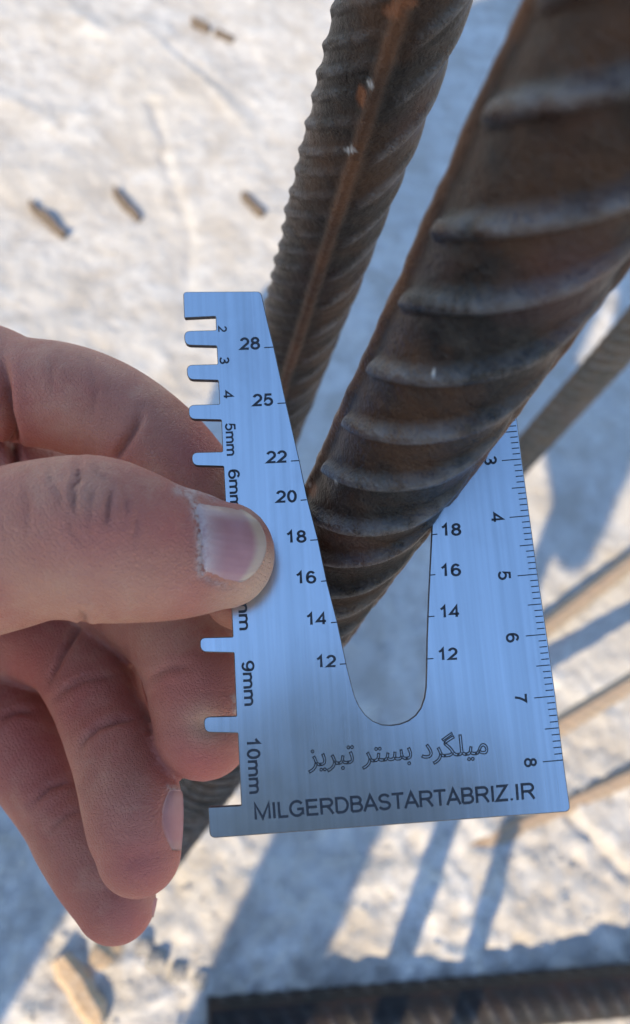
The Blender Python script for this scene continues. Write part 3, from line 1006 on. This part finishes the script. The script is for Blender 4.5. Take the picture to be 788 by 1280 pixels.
# nail folds
NAIL_OUT = {
    'thumb': [(252, 720), (282, 731), (308, 736), (325, 728)],
}
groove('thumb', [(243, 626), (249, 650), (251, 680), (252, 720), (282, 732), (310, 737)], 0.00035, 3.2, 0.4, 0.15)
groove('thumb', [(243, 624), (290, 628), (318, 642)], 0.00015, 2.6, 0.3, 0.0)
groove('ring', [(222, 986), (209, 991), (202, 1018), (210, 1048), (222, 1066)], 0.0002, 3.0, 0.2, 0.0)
co2 = co + no * disp[:, None]
# nothing of the hand may cut through the plate: push skin off its two faces
lp = (co2 - GO) @ np.stack([GX, GY, GN], 1)
poly = np.array(outline)


def inside(pts):
    x, y = pts[:, 0], pts[:, 1]; c = np.zeros(len(pts), bool); n = len(poly)
    for i in range(n):
        x0, y0 = poly[i - 1]; x1, y1 = poly[i]
        if y0 == y1: continue
        c ^= ((y0 > y) != (y1 > y)) & (x < (x1 - x0) * (y - y0) / (y1 - y0) + x0)
    return c


ins = inside(lp[:, :2])
th_id = names.index('thumb')
mk = ins & (fid == th_id) & (lp[:, 2] < 0.00012)
lp[mk, 2] = 0.00012
mk = ins & (fid != th_id) & (lp[:, 2] > -TH - 0.0001)
lp[mk, 2] = -TH - 0.0001
co2 = GO + lp @ np.stack([GX, GY, GN], 0)
hm.vertices.foreach_set('co', co2.astype(np.float32).reshape(-1)); hm.update()


def attribute(me, nm, arr):
    at = me.attributes.new(nm, 'FLOAT', 'POINT'); at.data.foreach_set('value', np.clip(arr, 0, 1).astype(np.float32))


def blob(u, v, r, f=None):
    w = np.exp(-(((px[:, 0] - u) ** 2 + (px[:, 1] - v) ** 2) / r ** 2))
    return w if f is None else w * (fid == names.index(f))


red = np.zeros(NV); pale = np.zeros(NV)
for a in ((255, 950, 45, 'middle', .9), (280, 860, 40, 'middle', .6), (215, 850, 50, 'middle', .5), (180, 1085, 45, 'ring', .7), (215, 960, 30, 'ring', .5), (120, 900, 60, 'ring', .5),
          (165, 1150, 45, 'pinky', .7), (70, 1000, 60, 'pinky', .4), (30, 900, 60, 'pinky', .6), (255, 560, 35, 'index', .8), (40, 560, 50, 'index', .6), (150, 575, 30, 'index', .5),
          (150, 660, 45, 'thumb', .45), (215, 660, 35, 'thumb', .5), (110, 690, 40, 'thumb', .3), (235, 745, 30, 'thumb', .35), (30, 820, 50, 'ring', .6)):
    red += blob(*a[:4]) * a[4]
for a in ((256, 905, 26, 'middle', .75), (335, 700, 26, 'thumb', .8), (325, 740, 26, 'thumb', .8), (318, 640, 20, 'thumb', .5), (290, 755, 30, 'thumb', .55), (110, 610, 32, 'thumb', .35),
          (60, 740, 60, 'thumb', .35), (150, 740, 70, 'thumb', .3)):
    pale += blob(*a[:4]) * a[4]
dry = np.zeros(NV)
d = pdist([(238, 618), (246, 640), (250, 660), (251, 690), (251, 716)])
dry = np.maximum(dry, np.exp(-(d / 5.5) ** 2))
d = pdist([(222, 612), (236, 616), (252, 612), (270, 620)]); dry = np.maximum(dry, 0.9 * np.exp(-(d / 6.0) ** 2))
d = pdist([(250, 716), (262, 726), (280, 732)]); dry = np.maximum(dry, 0.5 * np.exp(-(d / 3.0) ** 2))
dry *= (fid == th_id)
d = pdist([(212, 984), (222, 988), (224, 994)]); dry = np.maximum(dry, np.exp(-(d / 4.0) ** 2) * (fid == names.index('ring')))
d = pdist([(292, 870), (295, 890)]); dry = np.maximum(dry, 0.8 * np.exp(-(d / 3.0) ** 2) * (fid == names.index('middle')))
attribute(hm, 'crease_shade', crease_shade); attribute(hm, 'red', red); attribute(hm, 'pale', pale); attribute(hm, 'dry', dry)

tris = []
for p in hm.polygons:
    tris.append(tuple(p.vertices))
bvh = BVHTree.FromPolygons([tuple(v) for v in co2], tris)


def surf(u, v):
    dr = R @ ray(u, v); dr /= np.linalg.norm(dr)
    hit, nrm, _, dist = bvh.ray_cast(Vector(CAM), Vector(dr), 0.4)
    return (np.array(hit), np.array(nrm)) if hit is not None else (None, None)


def nail(fn, na, nb, lift_fn, mat):
    """fn(a, b) -> photo pixel; a runs cuticle to free edge, b across. Shell hugging the finger."""
    P = np.zeros((na, nb, 3)); N = np.zeros((na, nb, 3)); ok = np.zeros((na, nb), bool)
    for i in range(na):
        for j in range(nb):
            a, b = i / (na - 1), -1 + 2 * j / (nb - 1)
            h, n = surf(*fn(a, b))
            if h is not None: P[i, j], N[i, j], ok[i, j] = h, n, True
    ref = np.median(P[ok], axis=0); nm = N[ok].mean(0)
    for i in range(na):
        for j in range(nb):
            if ok[i, j] and abs((P[i, j] - ref) @ nm) > 0.012: ok[i, j] = False
    for _ in range(30):
        bad = np.argwhere(~ok)
        if not len(bad): break
        for i, j in bad:
            nb_ = [(i + di, j + dj) for di, dj in ((1, 0), (-1, 0), (0, 1), (0, -1)) if 0 <= i + di < na and 0 <= j + dj < nb and ok[i + di, j + dj]]
            if nb_:
                P[i, j] = np.mean([P[q] for q in nb_], 0); N[i, j] = np.mean([N[q] for q in nb_], 0); ok[i, j] = True
    # smooth the bed
    for _ in range(6):
        Q = P.copy()
        Q[1:-1, 1:-1] = 0.25 * (P[:-2, 1:-1] + P[2:, 1:-1] + P[1:-1, :-2] + P[1:-1, 2:]); P = Q
        Q = N.copy(); Q[1:-1, 1:-1] = 0.25 * (N[:-2, 1:-1] + N[2:, 1:-1] + N[1:-1, :-2] + N[1:-1, 2:]); N = Q
    N /= np.linalg.norm(N, axis=2)[..., None]
    A, B = np.meshgrid(np.linspace(0, 1, na), np.linspace(-1, 1, nb), indexing='ij')
    T = P + N * lift_fn(A, B)[..., None]
    U = P - N * 0.0006
    V = np.concatenate([T.reshape(-1, 3), U.reshape(-1, 3)])
    idx = np.arange(na * nb).reshape(na, nb); off = na * nb
    Fc = []
    for i in range(na - 1):
        for j in range(nb - 1):
            Fc.append((idx[i, j], idx[i, j + 1], idx[i + 1, j + 1], idx[i + 1, j]))
    brd = [*idx[0, :], *idx[1:, -1], *idx[-1, -2::-1], *idx[-2:0:-1, 0]]
    for q in range(len(brd)):
        x, y = brd[q], brd[(q + 1) % len(brd)]
        Fc.append((x, y, y + off, x + off))
    o = mesh_obj('fingernail', V, [tuple(map(int, f)) for f in Fc], mat, hand)
    attribute(o.data, 'across', np.concatenate([(B.ravel() + 1) / 2, np.zeros(na * nb)]))
    return o, A, B


def thumb_nail(a, b):
    xc = 250.5 + 3.0 * b - 5.5 * b * b * (1 if b < 0 else 0.2)
    xe = 331 - 16 * b * b - 2 * b
    yt = 626 + 12 * a; yb = 719 + 17 * a - 6 * a * a
    w = 1 - 0.20 * max(0, (a - 0.7) / 0.3) ** 2
    ym = (yt + yb) / 2
    return xc + (xe - xc) * a, ym + (yb - yt) / 2 * b * w


o, A, B = nail(thumb_nail, 40, 34, lambda A, B: 0.00024 * np.clip((1 - np.abs(B)) / 0.25, 0, 1) ** 0.6 * np.clip(A / 0.10, 0, 1) + 0.00016 * np.clip((A - .7) / .3, 0, 1) - 0.00004, NAIL)
edge = np.clip((A - 0.80 + 0.10 * B ** 2) / 0.10, 0, 1)
edge = np.maximum(edge, np.clip((-B - 0.55) / 0.25, 0, 1) * 0.55 * np.clip(A / .4, 0, 1))
moon = np.clip((0.42 - A) / 0.30, 0, 1)
dr_ = np.exp(-((A - 0.05) / 0.10) ** 2)
for nm, arr in (('edge', edge), ('moon', moon), ('dry', dr_)):
    attribute(o.data, nm, np.concatenate([arr.ravel(), np.zeros(arr.size)]))


def ring_nail(a, b):
    v = 987 + 76 * a
    xl = 221 - 19 * math.sin(math.pi * min(1, 0.12 + 0.82 * a)) ** 0.8
    xr = 224.5 + 3.2 * math.sin(math.pi * min(1, .2 + .75 * a))
    return xl + (xr - xl) * (b + 1) / 2, v


o, A, B = nail(ring_nail, 26, 10, lambda A, B: 0.00030 * np.clip((B + 1.0) / 0.6, 0, 1) * np.clip((A + 0.02) / 0.1, 0, 1), NAIL_S)
for nm, arr in (('edge', np.clip((A - .8) / .2, 0, 1) * .4), ('moon', np.clip((.5 - A) / .4, 0, 1) * .6), ('dry', A * 0)):
    attribute(o.data, nm, np.concatenate([arr.ravel(), np.zeros(arr.size)]))


def pinky_nail(a, b):
    v = 1123 + 34 * a
    xl = 193 - 3 * math.sin(math.pi * a); xr = 196 + 2.0 * math.sin(math.pi * min(1, a + .1))
    return xl + (xr - xl) * (b + 1) / 2, v


o, A, B = nail(pinky_nail, 14, 6, lambda A, B: 0.0003 * np.clip((B + 1) / 0.5, 0, 1), NAIL_S)
for nm, arr in (('edge', np.clip((A - .6) / .3, 0, 1)), ('moon', A * 0), ('dry', A * 0)):
    attribute(o.data, nm, np.concatenate([arr.ravel(), np.zeros(arr.size)]))

# the rest of the person crouches behind the camera, between the sun and the hand
S = []
S.append(tube_world([[*GL(-.59, .015, .67), .112, .6], [*GL(-.57, .02, .72), .115, .75], [*GL(-.52, .025, .88), .125, .72], [*GL(-.42, .0, 1.03), .17, .6], [*GL(-.38, -.005, 1.12), .17, .55],
                     [*GL(-.34, -.01, 1.20), .095, 1.0], [*GL(-.31, -.01, 1.26), .085, 1.0]], wdir=g_dir)[0])
S.append(tube_world([[*GL(-.25, .15, 1.12), .075, 1], [*GL(-.36, .19, 1.0), .06, 1], [*GL(-.50, .205, .86), .036, .9], [*GL(-.54, .207, .72), .022, 1.0], [*GL(-.40, .19, .66), .028, 1], [*GL(-.26, .13, .64), .026, 1]])[0])
S.append(tube_world([[*GL(-.46, -.10, 1.05), .055, 1], [*GL(-.48, -.09, .86), .048, 1], [*elbow, .055, 1], [*(wrist * .55 + elbow * .45), .046, 1]])[0])
jacket = join_remesh('jacket', S, 0.008, 3, CLOTH); jacket.parent = hand
S = []
for l, r in ((-0.078, .052), (0.105, .031)):
    S.append(tube_world([[*GL(-.60, l, .07), r, 1], [*GL(-.58, l, .30), r * 1.05, 1], [*GL(-.59, l, .46), r * 1.1, 1], [*GL(-.60, l, .56), r * 1.2, 1], [*GL(-.60, l * .8, .66), r * 1.6, 1]])[0])
trousers = join_remesh('trousers', S, 0.008, 2, CLOTH2); trousers.parent = hand
for l in (-0.078, 0.105):
    o = join_remesh('shoe', [tube_world([[*GL(-.66, l, .045), .04, 1], [*GL(-.58, l, .05), .042, 1], [*GL(-.46, l, .038), .036, .9]])[0]], 0.006, 2, CLOTH2)
    o.parent = hand


# ------------------------------------------------------------------ bits of wood and mortar on the slab
def chip(name, a, b, w, t, label, cat, mat, group):
    """Splintered stick lying on the slab from sight line a to sight line b."""
    A_, B_ = G(*a), G(*b); D = B_ - A_; L = np.linalg.norm(D); D /= L
    N_ = np.array([-D[1], D[0], 0.0])
    rows = []; n = 6
    rg = np.random.default_rng(int(a[0] * 7 + a[1]))
    for i in range(n):
        s = i / (n - 1)
        p = A_ + D * L * s; z = ground_z(p[0], p[1])
        ww = w * (0.88 + 0.2 * rg.random()) * (0.55 if i in (0, n - 1) else 1); tt = t * (0.8 + 0.4 * rg.random())
        sh = N_ * rg.normal(0, w * 0.04)
        ring = []
        for cxx, czz in ((-.5, 0.0), (.5, 0.0), (.55, .55), (.2, 1.0), (-.3, .95), (-.55, .5)):
            ring.append(p + sh + N_ * ww * cxx * (0.9 + .2 * rg.random()) + np.array([0, 0, z - p[2] - 0.001 + tt * czz]))
        rows.append(ring)
    o = grid_obj(name, np.array(rows), mat, close_u=True)
    o.data.polygons.foreach_set('use_smooth', np.zeros(len(o.data.polygons), bool))
    tag(o, label, cat, group)


chip('wood_splinter', (76, 1196), (126, 1282), 0.016, 0.010, 'tan wood splinter lying on the slab below the little finger', 'splinter', WOOD, 'wood bits on the slab')
chip('wood_splinter', (146, 1166), (118, 1208), 0.013, 0.010, 'short tan wood stub showing under the little fingertip', 'splinter', WOOD, 'wood bits on the slab')
chip('wood_splinter', (38, 254), (82, 296), 0.0075, 0.010, 'dark splinter on the pale slab farthest from the bars', 'splinter', WOOD_D, 'wood bits on the slab')
chip('wood_splinter', (143, 238), (174, 274), 0.0085, 0.010, 'dark splinter on the pale slab, middle one of three in a row', 'splinter', WOOD_D, 'wood bits on the slab')
chip('wood_splinter', (303, 246), (328, 274), 0.008, 0.010, 'small splinter on the pale slab close beside the brown bar', 'splinter', WOOD_D, 'wood bits on the slab')
chip('wood_splinter', (240, 28), (262, 40), 0.010, 0.010, 'tiny brown splinter near the raised trowel ridge', 'splinter', WOOD_D, 'wood bits on the slab')
chip('wood_splinter', (268, 44), (292, 52), 0.008, 0.008, 'thin brown splinter near the raised trowel ridge', 'splinter', WOOD_D, 'wood bits on the slab')


def crumb(u, v, r, i, label):
    p = G(u, v); z = ground_z(p[0], p[1])
    bm = bmesh.new(); bmesh.ops.create_icosphere(bm, subdivisions=2, radius=r)
    rg = np.random.default_rng(i)
    o3 = Vector(rg.uniform(-5, 5, 3))
    for q in bm.verts:
        k = 1 + 0.45 * noise.noise(q.co * (1.3 / r) + o3)
        q.co = q.co * k; q.co.z *= 0.7
    me = bpy.data.meshes.new('mortar_crumb'); bm.to_mesh(me); bm.free()
    me.materials.append(PEBBLE)
    o = bpy.data.objects.new('mortar_crumb', me); COL.objects.link(o)
    o.location = (p[0], p[1], z + r * 0.35)
    tag(o, label, 'crumb', 'mortar crumbs on the slab')


k = 0
for u, v, r in ((180, 1184, .0055), (196, 1200, .0065), (222, 1216, .0060), (250, 1226, .0050)):
    crumb(u, v, r, 100 + k, ('round grey mortar crumb right under the tip of the ring finger', 'largest grey mortar crumb below the ring finger', 'grey mortar crumb between the tan stub and the lying bar', 'smallest grey mortar crumb next to the end of the lying bar')[k]); k += 1


def grit():
    """Loose sand and tiny stones scattered over the slab: too many to count."""
    rg = np.random.default_rng(12)
    bm = bmesh.new(); bmesh.ops.create_icosphere(bm, subdivisions=1, radius=1.0)
    bv = np.array([v.co[:] for v in bm.verts]); bf = np.array([[v.index for v in f.verts] for f in bm.faces]); bm.free()
    V, Fc = [], []; n = 0
    while n < 1800:
        u, v = rg.uniform(-20, 810), rg.uniform(-20, 1300)
        p = G(u, v)
        keep = 1.0 if v > 900 else 0.35
        if rg.random() > keep: continue
        r = 0.0005 + 0.0012 * rg.random() ** 4
        q = bv * r * rg.uniform(0.7, 1.3, 3) * (1 + 0.25 * rg.normal(size=(len(bv), 1)))
        V.append(q + np.array([p[0], p[1], ground_z(p[0], p[1]) + r * 0.4])); Fc.append(bf + n * len(bv)); n += 1
    o = mesh_obj('grit', np.concatenate(V), [tuple(map(int, f)) for f in np.concatenate(Fc)], GRIT, None, smooth=False)
    tag(o, 'loose sand and tiny stones scattered over the concrete slab', None, None, 'stuff')


grit()
